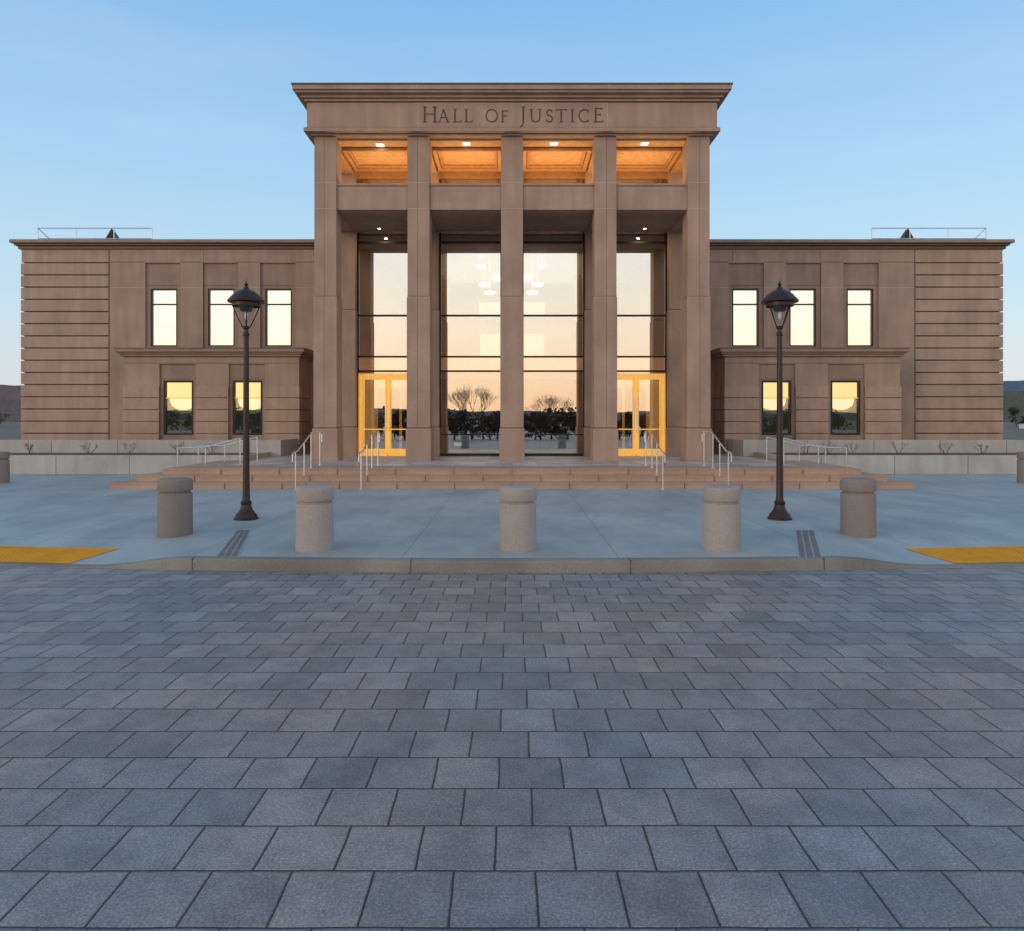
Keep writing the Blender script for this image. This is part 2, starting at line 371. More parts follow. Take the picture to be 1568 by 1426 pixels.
# ---- wings (mirror)
for s in (-1,1):
    WD=29.0
    def SX(v): return v if s<0 else -v
    tag='left' if s<0 else 'right'
    wl=MB(); pn=MB(); fr=MB(); gl=MB(); ga=MB(); sh=MB(); jn=MB(); blk=MB(); jl=MB(); tr=MB(); gv=MB()
    xo,xi=-16.24,-6.19
    ztop=8.77
    ops=[];wins=[]
    for c in (249.5,337.5,425.5):
        a,b=PX(c-27,WD),PX(c+27,WD); ops.append((a,b,PZ(532,WD),PZ(402,WD)))
        wins.append((PX(c-20.5,WD),PX(c+20.5,WD),PZ(530,WD),PZ(441,WD)))
    def fl(o): return o if s<0 else (-o[1],-o[0],o[2],o[3])
    A=sorted((SX(xo),SX(xi)))
    wl.wall(A[0],A[1],WD,0,ztop,[fl(o) for o in ops],.08)
    for o,w in zip(ops,wins):
        o=fl(o); w=fl(w)
        pn.wall(o[0],o[1],WD+.08,o[2],o[3],[w],.22)
        y0,y1=WD+.10,WD+.20; t=.06
        fr.box(w[0],w[0]+t,y0,y1,w[2],w[3]); fr.box(w[1]-t,w[1],y0,y1,w[2],w[3]); fr.box(w[0]+t,w[1]-t,y0,y1,w[3]-t,w[3]); fr.box(w[0]+t,w[1]-t,y0,y1,w[2],w[2]+t)
        zm=PZ(465,WD); fr.box(w[0]+t,w[1]-t,y0,y1,zm-.025,zm+.025)
        gl.box(w[0]+t,w[1]-t,y0+.06,y0+.07,w[2]+t,w[3]-t)
        sh.box(w[0]-.3,w[1]+.3,WD+.75,WD+.76,w[2]-.4,w[3]+.2)
        jn.box(o[0],o[1],WD+.076,WD+.09,PZ(437,WD),PZ(437,WD)+.02)
    z=PZ(401,WD)
    spans=[(xo,ops[0][0]),(ops[0][1],ops[1][0]),(ops[1][1],ops[2][0]),(ops[2][1],xi)]
    for a,b in spans:
        jn.box(SX(a),SX(b),WD-.003,WD+.01,z-.012,z+.012); jl.box(SX(a),SX(b),WD-.0025,WD+.01,PZ(440,WD)-.008,PZ(440,WD)+.008)
    for px in (312,446):
        x=SX(PX(px,WD)); jn.box(x-.008,x+.008,WD-.004,WD+.01,z+.01,ztop-.1); jl.box(x+.012,x+.022,WD-.0035,WD+.01,z+.01,ztop-.1)
    # rustic end bay
    xe=-19.83
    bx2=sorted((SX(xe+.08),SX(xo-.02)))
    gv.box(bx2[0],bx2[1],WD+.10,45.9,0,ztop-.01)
    n=16; zt=PZ(402,WD); step=(zt-.2)/n; 
    for i in range(n):
        blk.box(SX(xe),SX(xo-.05),WD+.0,WD+.5,.2+i*step+.024,.2+(i+1)*step-.024)
    blk.box(SX(xe+.02),SX(xo-.05),WD+.01,WD+.5,zt+.024,ztop-.12)
    jn.box(SX(xo-.05),SX(xo),WD+.02,WD+.04,0,ztop)
    gv.obj(tag+'_rustic_backing',M_groove,B)
    wl.box(SX(-16.2),SX(-6.2),WD+1.2,WD+1.3,0,ztop-.1)
    wl.box(SX(-16.2),SX(-6.2),45.8,46,0,ztop-.1)
    rf=MB(); rf.box(SX(-19.7),SX(-6.2),WD+.3,45.85,ztop-.25,ztop-.08); rf.obj(tag+'_wing_roof',M_roofd,B)
    tr.box(SX(-20.12),SX(-6.2),WD-.27,46.3,8.83,8.96)
    c2=MB()
    c2.box(SX(-20.0),SX(-6.2),WD-.16,46.1,8.74,8.828)
    c2.box(SX(-19.9),SX(-6.2),WD-.07,46.05,8.62,8.74)
    c2.obj(tag+'_wing_cornice_moulding',M_trim,B,.008)
    tr.obj(tag+'_wing_cornice',M_panel,B,.008)
    # annex
    AD=27.5; ax0,ax1=-14.85,-8.15; at=4.16
    aw=[(PX(249,AD),PX(295,AD),PZ(666,AD),PZ(582,AD)),(PX(355,AD),PX(401,AD),PZ(666,AD),PZ(582,AD))]
    ao=[(w[0]-.12,w[1]+.12,.5,PZ(557,AD)) for w in aw]
    A=sorted((SX(ax0),SX(ax1)))
    wl.wall(A[0],A[1],AD,0,at,[fl(o) for o in ao],.07)
    xx=SX(ax1); wl.quad((xx,AD,0),(xx,WD,0),(xx,WD,at),(xx,AD,at)); xx=SX(ax0); wl.quad((xx,AD,0),(xx,WD,0),(xx,WD,at),(xx,AD,at))
    for o,w in zip(ao,aw):
        o=fl(o); w=fl(w)
        pn.wall(o[0],o[1],AD+.07,o[2],o[3],[w],.2)
        y0,y1=AD+.09,AD+.19; t=.08
        fr.box(w[0],w[0]+t,y0,y1,w[2],w[3]); fr.box(w[1]-t,w[1],y0,y1,w[2],w[3]); fr.box(w[0]+t,w[1]-t,y0,y1,w[3]-t,w[3]); fr.box(w[0]+t,w[1]-t,y0,y1,w[2],w[2]+t)
        zm=PZ(609,AD); 
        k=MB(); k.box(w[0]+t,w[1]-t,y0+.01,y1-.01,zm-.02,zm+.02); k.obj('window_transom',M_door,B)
        ga.box(w[0]+t,w[1]-t,y0+.06,y0+.07,w[2]+t,w[3]-t)
        k=MB(); k.box(w[0]-.1,w[1]+.1,AD+.40,AD+.41,zm+.04,w[3]+.1); k.obj('lit_upper_pane',M_shadeY,B)
        xm=(w[0]+w[1])/2; hw=(w[1]-w[0])/2-.06
        def semi(y,h,rr,mat,nm):
            k=MB(); k.quad(*([(xm-rr,y,zm+.2)]+[(xm+rr*math.cos(math.radians(180+180*i/20)),y,zm-.10+h*math.sin(math.radians(180+180*i/20))) for i in range(21)]+[(xm+rr,y,zm+.2)])); k.obj(nm,mat,B)
        semi(AD+.48,.36,hw,M_shadeP,'lit_ceiling_vault'); semi(AD+.50,.50,hw+.10,M_green,'vault_rim')
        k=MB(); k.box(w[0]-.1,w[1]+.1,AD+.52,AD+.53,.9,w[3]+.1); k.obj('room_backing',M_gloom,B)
        jn.box(o[0],o[1],AD+.067,AD+.08,w[3]+.05,w[3]+.065)
    segs=[(ax0-.03,ao[0][0]-.0),(ao[0][1],ao[1][0]),(ao[1][1],ax1+.03)]
    zs=[.3+.455*i for i in range(7)]
    for a,b in segs:
        for z0 in zs[:-1]:
            blk.box(SX(a),SX(b),AD-.06,AD+.02 ,z0+.02,z0+.435)
    for z0 in zs[:-1]: blk.box(SX(ax1-.01),SX(ax1+.03),AD+.02,WD-.01,z0+.02,z0+.435)
    jn.box(SX(ax0),SX(ax1),AD-.003,AD+.01,PZ(556,AD),PZ(556,AD)+.018)
    c3=MB()
    c3.box(SX(ax0-.10),SX(ax1+.10),AD-.10,WD-.01,at,at+.09)
    c3.box(SX(ax0-.17),SX(ax1+.17),AD-.17,WD-.012,at+.09,at+.16)
    c3.box(SX(ax0-.25),SX(ax1+.25),AD-.25,WD-.014,at+.16,at+.29)
    c3.obj(tag+'_annex_cornice',M_panel,B,.01)
    c4=MB(); c4.box(SX(ax0-.27),SX(ax1+.27),AD-.27,WD-.016,at+.29,at+.315); c4.obj(tag+'_annex_flashing',M_trim,B)
    wl.obj(tag+'_wing_walls',M_wing,B); pn.obj(tag+'_window_surrounds',M_panel,B); fr.obj(tag+'_window_frames',M_bronze,B)
    gl.obj(tag+'_window_glass',M_wglass,B); ga.obj(tag+'_annex_window_glass',M_aglass,B); sh.obj(tag+'_lit_rooms',M_shade,B); jn.obj(tag+'_wall_joints',M_joint,B); jl.obj(tag+'_light_joints',M_jlight,B)
    blk.obj(tag+'_rusticated_courses',M_block,B,.008)
    # roof guard rails and skylight
    g=MB(); RD=30.0; xa,xb=PX(58,RD),PX(233,RD); zr=PZ(349,RD); zb=8.7
    for z in (zr,(zr+zb)/2+.08): g.path([(SX(xa),RD,z),(SX(xb),RD,z)],.02)
    for i in range(4):
        x=xa+(xb-xa)*i/3; g.cyl((SX(x),RD,zb),(SX(x),RD,zr),.02)
    g.path([(SX(xa),RD,zr),(SX(xa)+(.9 if s<0 else -.9),RD+.6,zb)],.02)
    g.obj(tag+'_roof_guard_rail',M_metal,B)
    h=MB(); hx=PX(165 if s<0 else 172,31); 
    a0,a1=SX(hx-.62),SX(hx+.75); hz=PZ(346,31); ac=(a0*.6+a1*.4)
    h.quad((a0,31,8.7),(a1,31,8.7),(ac,31.4,hz)); h.quad((a0,32,8.7),(a1,32,8.7),(ac,31.6,hz))
    h.quad((a0,31,8.7),(a0,32,8.7),(ac,31.6,hz),(ac,31.4,hz)); h.quad((a1,31,8.7),(a1,32,8.7),(ac,31.6,hz),(ac,31.4,hz))
    h.obj(tag+'_roof_skylight',M_bronze,B)

# building lights (lobby and door lamps, plus added loggia fill)
def area(name,loc,rot,sx,sy,e,c):
    l=bpy.data.lights.new(name,'AREA'); l.shape='RECTANGLE'; l.size=sx; l.size_y=sy; l.energy=e; l.color=c
    o=bpy.data.objects.new(name,l); scene.collection.objects.link(o); o.location=loc; o.rotation_euler=rot; o.parent=B
for a,b in zip(cx[:-1],cx[1:]):
    area('loggia_ceiling_fill',((a+b)/2,24.0,8.75),(math.pi,0,0),1.8,1.0,52,(1,.68,.36))  # added hidden fill that brightens the wood ceiling, no visible fixture
area('lobby_light',(0,31,8.2),(0,0,0),8,6,230,(1,.76,.46))
for s in (-1,1): area('door_light',(s*4.6,24.89,8.35),(0,0,0),.08,.08,10,(1,.7,.38))

# ================================================================ SITE
def _k(x): return 9.07+.0085*x*x
def kerb_y(x): return _k(max(-11,min(11,x)))
def slope(x):
    a=abs(x); t=min(1,max(0,(a-4.15)/1.35)); return t*t*(3-2*t)
def ph(x,y):
    ky=kerb_y(x)
    t=1-min(1,max(0,(y-ky-.15)/1.7)); return -.135*slope(x)*t
# plaza
m,nt,b=newmat('plaza_concrete'); p=geo(nt)
base=ramp(nt,noi(nt,p,.45,5,.6),[(.3,(.32,.345,.335)),(.7,(.43,.45,.43))]).outputs[0]
fine=ramp(nt,noi(nt,p,35,2,.7),[(.3,(.9,.9,.9)),(.7,(1.08,1.08,1.08))]).outputs[0]
col=mixc(nt,1,base,fine,'MULTIPLY')
blot=ramp(nt,noi(nt,mapping(nt,p,(1,.35,1)),1.2,6,.65),[(.40,(.84,.86,.88)),(.60,(1.06,1.06,1.05))]).outputs[0]
col=mixc(nt,1,col,blot,'MULTIPLY')
br=nt.nodes.new('ShaderNodeTexBrick'); nt.links.new(mapping(nt,p,(1,1,1),loc=(1.42,.3,0)),br.inputs['Vector']); br.offset=0
for k,v in (('Scale',1),('Mortar Size',.007),('Mortar Smooth',.3),('Brick Width',2.8),('Row Height',2.8)): br.inputs[k].default_value=v
br.inputs['Color1'].default_value=(1,1,1,1); br.inputs['Color2'].default_value=(.93,.94,.95,1); br.inputs['Mortar'].default_value=(.5,.5,.5,1)
col=mixc(nt,1,col,br.outputs['Color'],'MULTIPLY')
nt.links.new(col,b.inputs['Base Color']); b.inputs['Roughness'].default_value=.6
bump(nt,b,noi(nt,p,60,2,.7),.2,.004); M_plaza=m
def grid(name,xs,ys,zf,mat,yf=None):
    V=[];Fc=[]
    for j_,y in enumerate(ys):
        for x in xs:
            yy=yf(x,y) if yf else y
            V.append((x,yy,zf(x,yy)))
    n=len(xs)
    for j_ in range(len(ys)-1):
        for i in range(n-1): Fc.append((j_*n+i,j_*n+i+1,(j_+1)*n+i+1,(j_+1)*n+i))
    mb=MB(); mb.v=V; mb.f=Fc; return mb.obj(name,mat,None,0,True)
xs=[-70,-50,-30,-20,-14]+[-12+.15*i for i in range(161)]+[14,20,30,50,70]
ys=[0,.03,.08]+[.15+.2*i for i in range(10)]+[3,4,8,14,22,45]
kerb_w=.16
grid('plaza_pavement',xs,ys,ph,M_plaza,lambda x,t:kerb_y(x)+kerb_w+t)
# kerb
mb=MB()
prof=[(0.0,-.4),(0.0,-.03),(.012,-.008),(.03,0.0),(kerb_w,0.0)]
for xi_ in range(len(xs)):
    x=xs[xi_]; y0=kerb_y(x); zt=-.135*slope(x)
    for dy,dz in prof: mb.v.append((x,y0+dy,zt+dz+(.003 if dy>0.01 else 0)))
k=len(prof)
for i in range(len(xs)-1):
    for q in range(k-1): mb.f.append((i*k+q,(i+1)*k+q,(i+1)*k+q+1,i*k+q+1))
mb.obj('kerb',M_kerb,None,0,True)
mb=MB()
for x in (-4.1,-1.28,1.5,4.0):
    y0=kerb_y(x); mb.box(x-.006,x+.006,y0-.002,y0+kerb_w,-.2,.0045)
mb.obj('kerb_joints',M_joint)
# street pavers
m,nt,b=newmat('street_pavers'); p=geo(nt)
nz=nt.nodes.new('ShaderNodeTexNoise'); nz.inputs['Scale'].default_value=2.2; nz.inputs['Detail'].default_value=3; nt.links.new(p,nz.inputs['Vector'])
vm=nt.nodes.new('ShaderNodeVectorMath'); vm.operation='SCALE'; vm.inputs['Scale'].default_value=.024; nt.links.new(nz.outputs['Color'],vm.inputs[0])
va=nt.nodes.new('ShaderNodeVectorMath'); va.operation='ADD'; nt.links.new(p,va.inputs[0]); nt.links.new(vm.outputs[0],va.inputs[1])
vec=mapping(nt,va.outputs[0],(1,1,1),loc=(.06,0,0))
def brick(mortar,c1,c2,mo,smooth=.1,off=.5):
    br=nt.nodes.new('ShaderNodeTexBrick'); nt.links.new(vec,br.inputs['Vector']); br.offset=off
    for k_,v_ in (('Scale',1),('Mortar Size',mortar),('Mortar Smooth',smooth),('Brick Width',.348),('Row Height',.345),('Bias',0.0)): br.inputs[k_].default_value=v_
    br.inputs['Color1'].default_value=(*c1,1); br.inputs['Color2'].default_value=(*c2,1); br.inputs['Mortar'].default_value=(*mo,1); return br
b1=brick(.0058,(.185,.182,.183),(.275,.262,.255),(.035,.032,.032),.25)
tone=ramp(nt,noi(nt,p,.33,4,.6),[(.36,(1.18,.97,.87)),(.60,(.93,.99,1.02))]).outputs[0]
col=mixc(nt,1,b1.outputs['Color'],tone,'MULTIPLY')
spk=ramp(nt,noi(nt,p,80,3,.8),[(.32,(.62,.62,.62)),(.5,(1,1,1)),(.66,(1.8,1.66,1.52))]).outputs[0]
col=mixc(nt,1,col,spk,'MULTIPLY')
st=ramp(nt,noi(nt,p,3.2,6,.7),[(.36,(.76,.76,.78)),(.6,(1.10,1.10,1.10))]).outputs[0]
col=mixc(nt,1,col,st,'MULTIPLY')
b2=brick(.016,(0,0,0),(0,0,0),(1,1,1),.8)
ne=nt.nodes.new('ShaderNodeMath'); ne.operation='SUBTRACT'; b2b=brick(.006,(0,0,0),(0,0,0),(1,1,1),.1)
nt.links.new(b2.outputs['Color'],ne.inputs[0]); nt.links.new(b2b.outputs['Color'],ne.inputs[1]); ne.use_clamp=True
chip=nt.nodes.new('ShaderNodeMath'); chip.operation='MULTIPLY'
cr=ramp(nt,noi(nt,p,55,3,.8),[(.54,(0,0,0)),(.62,(1,1,1))])
nt.links.new(ne.outputs[0],chip.inputs[0]); nt.links.new(cr.outputs[0],chip.inputs[1])
inv=nt.nodes.new('ShaderNodeMath'); inv.operation='MULTIPLY'; inv.inputs[1].default_value=.75; nt.links.new(chip.outputs[0],inv.inputs[0])
col=mixc(nt,inv.outputs[0],col,(.50,.42,.36))
nt.links.new(col,b.inputs['Base Color']); b.inputs['Roughness'].default_value=.52
b3=brick(.012,(1,1,1),(1,1,1),(0,0,0),.6)
hb=nt.nodes.new('ShaderNodeMath'); hb.operation='MULTIPLY_ADD'; hb.inputs[1].default_value=.3
nt.links.new(noi(nt,p,60,3,.75),hb.inputs[0]); nt.links.new(b3.outputs['Color'],hb.inputs[2])
bump(nt,b,hb.outputs[0],.8,.008)
mb=MB(); mb.quad((-80,-60,-.15),(80,-60,-.15),(80,12,-.15),(-80,12,-.15)); mb.obj('paved_street',m)
# ground sheet
M_grass=stone('dry_grass',(.16,.125,.08),.95,.35,3,False,.4)
mb=MB(); mb.quad((-3000,-3000,-.4),(3000,-3000,-.4),(3000,3000,-.4),(-3000,3000,-.4)); mb.obj('ground',M_grass)

# entrance steps and platform
m,nt,b=newmat('platform_tiles'); p=geo(nt)
br=nt.nodes.new('ShaderNodeTexBrick'); nt.links.new(p,br.inputs['Vector']); br.offset=0
for k_,v_ in (('Scale',1),('Mortar Size',.006),('Brick Width',.75),('Row Height',.6)): br.inputs[k_].default_value=v_
br.inputs['Color1'].default_value=(.36,.25,.20,1); br.inputs['Color2'].default_value=(.56,.52,.49,1); br.inputs['Mortar'].default_value=(.15,.12,.1,1)
nt.links.new(br.outputs['Color'],b.inputs['Base Color']); b.inputs['Roughness'].default_value=.5; M_tile=m
E=empty('entrance_steps')
tiers=[(18.3,10.25,0),(18.72,9.78,.15),(19.14,9.30,.30)]
mb=MB(); nos=MB(); jj=MB()
for d,hw,z0 in tiers:
    mb.box(-hw,hw,d,26.9,z0-.05 if z0==0 else z0,z0+.118); nos.box(-hw-.015,hw+.015,d-.015,26.95,z0+.12,z0+.15)
    n=int(2*hw/1.45)
    for i in range(1,n):
        x=-hw+2*hw*i/n; jj.box(x-.005,x+.005,d-.018,d+.3,z0,z0+.1515)
mb.obj('risers',M_step,E); nos.obj('treads',M_step,E,.006); jj.obj('step_joints',M_joint,E)
mb=MB(); mb.quad((-8.1,20.2,.4545),(8.1,20.2,.4545),(8.1,25.5,.4545),(-8.1,25.5,.4545)); mb.obj('platform_paving',M_tile,E)

# retaining walls and beds
for s in (-1,1):
    mb=MB()
    def bb(x0,x1,*r): mb.box(s*-x0 if s>0 else x0,s*-x1 if s>0 else x1,*r)
    bb(-45,PX(365,23),23.0,23.2,0,PZ(697,23)); bb(-45,PX(430,25.5),25.5,25.72,0,PZ(673.5,25.5))
    bb(PX(365,23),PX(365,23)+.2,23.0,25.5,0,PZ(697,23)-.003)
    bb(PX(430,25.5)-.22,PX(430,25.5),25.72,27.4,0,PZ(673.5,25.5)-.003)
    o=mb.obj('retaining_wall',M_conc,None,.012)
    jj=MB()
    for i in range(14):
        x=-9.9-i*2.35; x=x if s<0 else -x; jj.box(x-.007,x+.007,22.996,23.01,0,PZ(697,23)-.01); jj.box(x-.007+.6,x+.007+.6,25.496,25.51,.5,PZ(673.5,25.5)-.01)
    jj.obj('wall_joints',M_joint,o)
    mb=MB(); x0,x1=sorted((s*45,s*8.75)); mb.quad((x0,23.2,.57),(x1,23.2,.57),(x1,25.5,.57),(x0,25.5,.57))
    x0,x1=sorted((s*45,s*8.3)); mb.quad((x0,25.72,.7),(x1,25.72,.7),(x1,29,.7),(x0,29,.7))
    mb.obj('planting_bed',M_soil)

# dormant shrubs
def shrub(x,y,z,h,seed):
    r=random.Random(seed); mb=MB()
    def br(p,d,l,rad,dep):
        q=p+d*l; mb.cyl(p,q,rad,rad*.65,4,False)
        if dep>0:
            for _ in range(r.randint(2,3)):
                nd=(d+Vector((r.uniform(-.7,.7),r.uniform(-.7,.7),r.uniform(-.1,.5)))).normalized(); br(q,nd,l*r.uniform(.6,.85),rad*.6,dep-1)
    for _ in range(6):
        a=r.uniform(0,6.28); t=r.uniform(.2,1.0); br(Vector((r.uniform(-.05,.05),r.uniform(-.05,.05),0)),Vector((math.cos(a)*t,math.sin(a)*t,1)).normalized(),h*.42,.008,2)
    mb.obj('dormant_shrub',M_twig,None,0,False,(x,y,z))
for i,px in enumerate((50,134,200,278,330,1228,1268,1300,1378,1450,1513)):
    shrub(PX(px,24.2),24.2+R.uniform(-.3,.3),.57,.42+R.uniform(0,.15),i)

# street lamps
def lamp(x,y):
    e=empty('street_lamp',(x,y,0))
    m=MB()
    m.lathe([(0,0),(.21,0),(.21,.03),(.19,.05),(.18,.09),(.13,.14),(.10,.20),(.085,.26),(.095,.28),(.095,.31),(.07,.34),(.062,.40),(.055,1.2),(.047,3.0),(.045,3.26),(.06,3.28),(.06,3.31),(.042,3.33),(.038,3.38),(.06,3.40),(.062,3.42),(.05,3.44),(0,3.45)],(0,0,0),28)
    m.lathe([(0,3.86),(.29,3.855),(.315,3.86),(.32,3.89),(.305,3.905),(.27,3.945),(.22,4.00),(.15,4.055),(.08,4.09),(.05,4.105),(.045,4.13),(.02,4.145),(.035,4.175),(.028,4.20),(.010,4.22),(0,4.29)],(0,0,0),32)
    m.lathe([(.225,3.79),(.24,3.79),(.24,3.856),(.225,3.856),(.225,3.79)],(0,0,0),32)
    m.lathe([(0,3.70),(.09,3.70),(.11,3.73),(.12,3.86)],(0,0,0),16)
    for i in range(4):
        a=math.pi/8+i*math.pi/2; pts=[]
        for t in range(9):
            u=t/8; r=.06+.175*(u**.9); z=3.42+.40*u
            pts.append((r*math.cos(a),r*math.sin(a),z))
        m.path(pts,.011,6)
    m.obj('iron_post_and_lantern',M_iron,e,0,True)
    g=MB(); g.lathe([(.055,3.45),(.09,3.55),(.14,3.68),(.20,3.84)],(0,0,0),24)
    g.obj('lantern_glass',glassmat('lantern_glass',.07,(1,1,1),(.93,.93,.93)),e,0,True)
    b_=MB(); b_.lathe([(0,3.55),(.02,3.56),(.03,3.60),(.028,3.65),(.02,3.70)],(0,0,0),12); b_.obj('bulb',M_wht,e,0,True)
lamp(PX(377,12.8),12.8); lamp(PX(1194,12.8),12.8)

# bollards
def bollard(x,y,z=0,mat=None):
    m=MB()
    m.lathe([(0,-.05),(.252,-.05),(.254,.012),(.256,.022),(.253,.30),(.253,.622),(.245,.640),(.222,.648),(.222,.672),(.25,.678),(.257,.695),(.257,.822),(.249,.848),(.228,.864),(0,.868)],(0,0,0),48)
    o=m.obj('concrete_bollard',mat or M_boll,None,0,True,(x,y,z)); o.rotation_euler[2]=R.uniform(0,6)
for x,y in ((PX(482,9.86),9.86),(PX(793,9.86),9.86),(PX(1105,9.86),9.86)): bollard(x,y,ph(x,y))
for x,y in ((PX(268,11.15),11.15),(PX(1314,11.15),11.15)): bollard(x,y,ph(x,y),M_boll2)
bollard(PX(-2,20),20,0,M_boll2); bollard(PX(1574,20),20,0,M_boll2)
# handrails
for X_ in (-5.45,-3.8,3.8,5.45):
    m=MB(); r=.019
    pts=[(X_,17.95,.62),(X_,17.85,.70),(X_,17.85,.90),(X_,18.0,.95),(X_,18.3,.97),(X_,19.6,1.42),(X_,20.5,1.42),(X_,20.6,1.36),(X_,20.6,1.12)]
    m.path(pts,r)
    for y,zb,zt in ((18.1,0,.955),(18.85,.30,1.16),(19.5,.45,1.38),(20.4,.45,1.42)):
        m.cyl((X_,y,zb),(X_,y,zt),.018); m.cyl((X_,y,zb),(X_,y,zb+.012),.05,.05,12)
    m.obj('stair_handrail',M_metal,None,0,True)
for s in (-1,1):
    for d in (21.0,22.4):
        m=MB()
        xa,xb,xc=[s*abs(PX(v,21)) for v in (272,315,368)]
        z1,z2=PZ(686,21),PZ(671,21)
        m.path([(xa,d,z1-.25),(xa,d,z1),(xb,d,z1+.03),(xc,d,z2),(xc,d,z2-.3)],.018)
        for x,zt in ((xa,z1),(xb,z1+.03),(xc,z2)): m.cyl((x,d,.45 if abs(x)<9.3 else .3),(x,d,zt),.017)
        m.obj('ramp_handrail',M_metal,None,0,True)

# trench drains
def drape(name,quad,mat,dz,nx=20,ny=20):
    (a,b_,c,d)=[Vector(q) for q in quad]; V=[];Fc=[]
    for j_ in range(ny+1):
        for i in range(nx+1):
            u,v=i/nx,j_/ny; q=(a*(1-u)+b_*u)*(1-v)+(d*(1-u)+c*u)*v; V.append((q.x,q.y,ph(q.x,q.y)+dz))
    n=nx+1
    for j_ in range(ny):
        for i in range(nx): Fc.append((j_*n+i,j_*n+i+1,(j_+1)*n+i+1,(j_+1)*n+i))
    mb=MB(); mb.v=V; mb.f=Fc; return mb.obj(name,mat)
M_gf=plain('grate_frame',(.36,.38,.39),.5,.1)
def gpt(px,py): d=1980.0/(py-640); return (PX(px,d),d)
for q in ((gpt(331,851),gpt(365,851),gpt(384,812),gpt(362,812)),(gpt(1222,854),gpt(1260,854),gpt(1247,812),gpt(1217,812))):
    o=drape('trench_drain_grate',q,M_gf,.004)
    a,b_,c,d=[Vector(t) for t in q]; mb=MB()
    N=30
    for i in range(N):
        v0,v1=(i+.30)/N,(i+.68)/N
        for u0,u1 in ((.06,.31),(.36,.64),(.69,.94)):
            def P(u,v):
                t=(a*(1-u)+b_*u)*(1-v)+(d*(1-u)+c*u)*v; return (t.x,t.y,ph(t.x,t.y)+.0085)
            mb.quad(P(u0,v0),P(u1,v0),P(u1,v1),P(u0,v1))
    mb.obj('grate_slots',M_grate,o)
# tactile paving
m,nt,b=newmat('tactile_yellow'); p=geo(nt)
vo=nt.nodes.new('ShaderNodeTexVoronoi'); vo.inputs['Scale'].default_value=17; vo.inputs['Randomness'].default_value=0; nt.links.new(mapping(nt,p,(1,1,0)),vo.inputs['Vector'])
r_=ramp(nt,vo.outputs['Distance'],[(.2,(.97,.42,.012)),(.42,(.72,.26,.008))]); c_=mixc(nt,1,r_.outputs[0],ramp(nt,noi(nt,p,4,5),[(.3,(.85,.85,.85)),(.7,(1.08,1.08,1.08))]).outputs[0],'MULTIPLY')
nt.links.new(c_,b.inputs['Base Color']); b.inputs['Roughness'].default_value=.85; b.inputs['Specular IOR Level'].default_value=.2
hr=ramp(nt,vo.outputs['Distance'],[(.15,(1,1,1)),(.4,(0,0,0))]); bump(nt,b,hr.outputs[0],.8,.006)
for s in (-1,1):
    x1=5.88; x2=5.62
    V=[];Fc=[]; nx,ny=50,8
    for j_ in range(ny+1):
        for i in range(nx+1):
            u=i/nx; v=j_/ny; xr=x1+(x2-x1)*v; x=-(11+(xr-11)*u); y=kerb_y(x)+.17+.78*v
            V.append(((x if s<0 else -x),y,ph(x,y)+.005))
    for j_ in range(ny):
        for i in range(nx):
            f=(j_*(nx+1)+i,j_*(nx+1)+i+1,(j_+1)*(nx+1)+i+1,(j_+1)*(nx+1)+i); Fc.append(f if s<0 else f[::-1])
    mb=MB(); mb.v=V; mb.f=Fc; mb.obj('tactile_paving',m)

# ---- hills
def ridge(name,y,x0,x1,h0,var,seed,mat,base=-.4,n=160,dep=300,tilt=0):
    mb=MB()
    for i in range(n+1):
        x=x0+(x1-x0)*i/n
        h=h0+tilt*(x-(x0+x1)/2)+var*noise.noise(Vector((x*.004+seed,seed,0)))+var*.45*noise.noise(Vector((x*.02+seed,1,0)))+var*.12*noise.noise(Vector((x*.12+seed,5,0)))
        sg=1 if y>0 else -1
        mb.v+=[(x,y-sg*dep*.1,base),(x,y,h),(x,y+sg*dep,base)]
    for i in range(n):
        a=i*3; mb.f+=[(a,a+3,a+4,a+1),(a+1,a+4,a+5,a+2)]
    mb.obj(name,mat,None,0,True)
M_hill=stone('hill_scrub',(.125,.095,.10),.95,.35,.03,False,.1)
ridge('distant_hills',900,-1400,-300,40,12,3.3,M_hill)
ridge('near_hills',450,-700,-200,11,4,1.3,stone('hill_brown',(.13,.085,.07),.95,.35,.05,False,.1),n=240)
M_hill2=stone('hill_haze_blue',(.08,.13,.22),.95,.15,.03,False,.1)  # blue of distance haze put into the base colour
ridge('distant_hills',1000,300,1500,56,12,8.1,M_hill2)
ridge('near_hills',450,200,700,16,5,4.3,stone('hill_green',(.085,.085,.055),.95,.35,.05,False,.1),n=240)
ridge('rear_hills',-700,-1200,1200,9,6,2.2,M_hill,dep=300)
# ---- tree lines
def treeline(name,pts,mat,seed,leaf=.35,per=260):
    r=random.Random(seed); mb=MB()
    for (x,y,h,w) in pts:
        mb.cyl((x,y,-.4),(x+r.uniform(-.3,.3),y,h*.6),.12,.05,5)
        cl=[(r.uniform(-w,w)*.6,r.uniform(-w,w)*.6,r.uniform(.2,.92)*h,r.uniform(.25,.5)*w) for _ in range(7)]
        for _ in range(per):
            c=cl[r.randrange(7)]
            v=Vector((r.gauss(0,1),r.gauss(0,1),r.gauss(0,1))).normalized()*c[3]*r.random()**.4
            q=Vector((x+c[0],y+c[1],c[2]))+v; a=Vector((r.uniform(-1,1),r.uniform(-1,1),r.uniform(-1,1))).normalized()*leaf; b_=a.orthogonal().normalized()*leaf*r.uniform(.5,1)
            mb.quad(q-a,q-b_,q+a,q+b_)
    return mb.obj(name,mat)
M_brush=plain('brush_brown',(.17,.11,.075),.95)
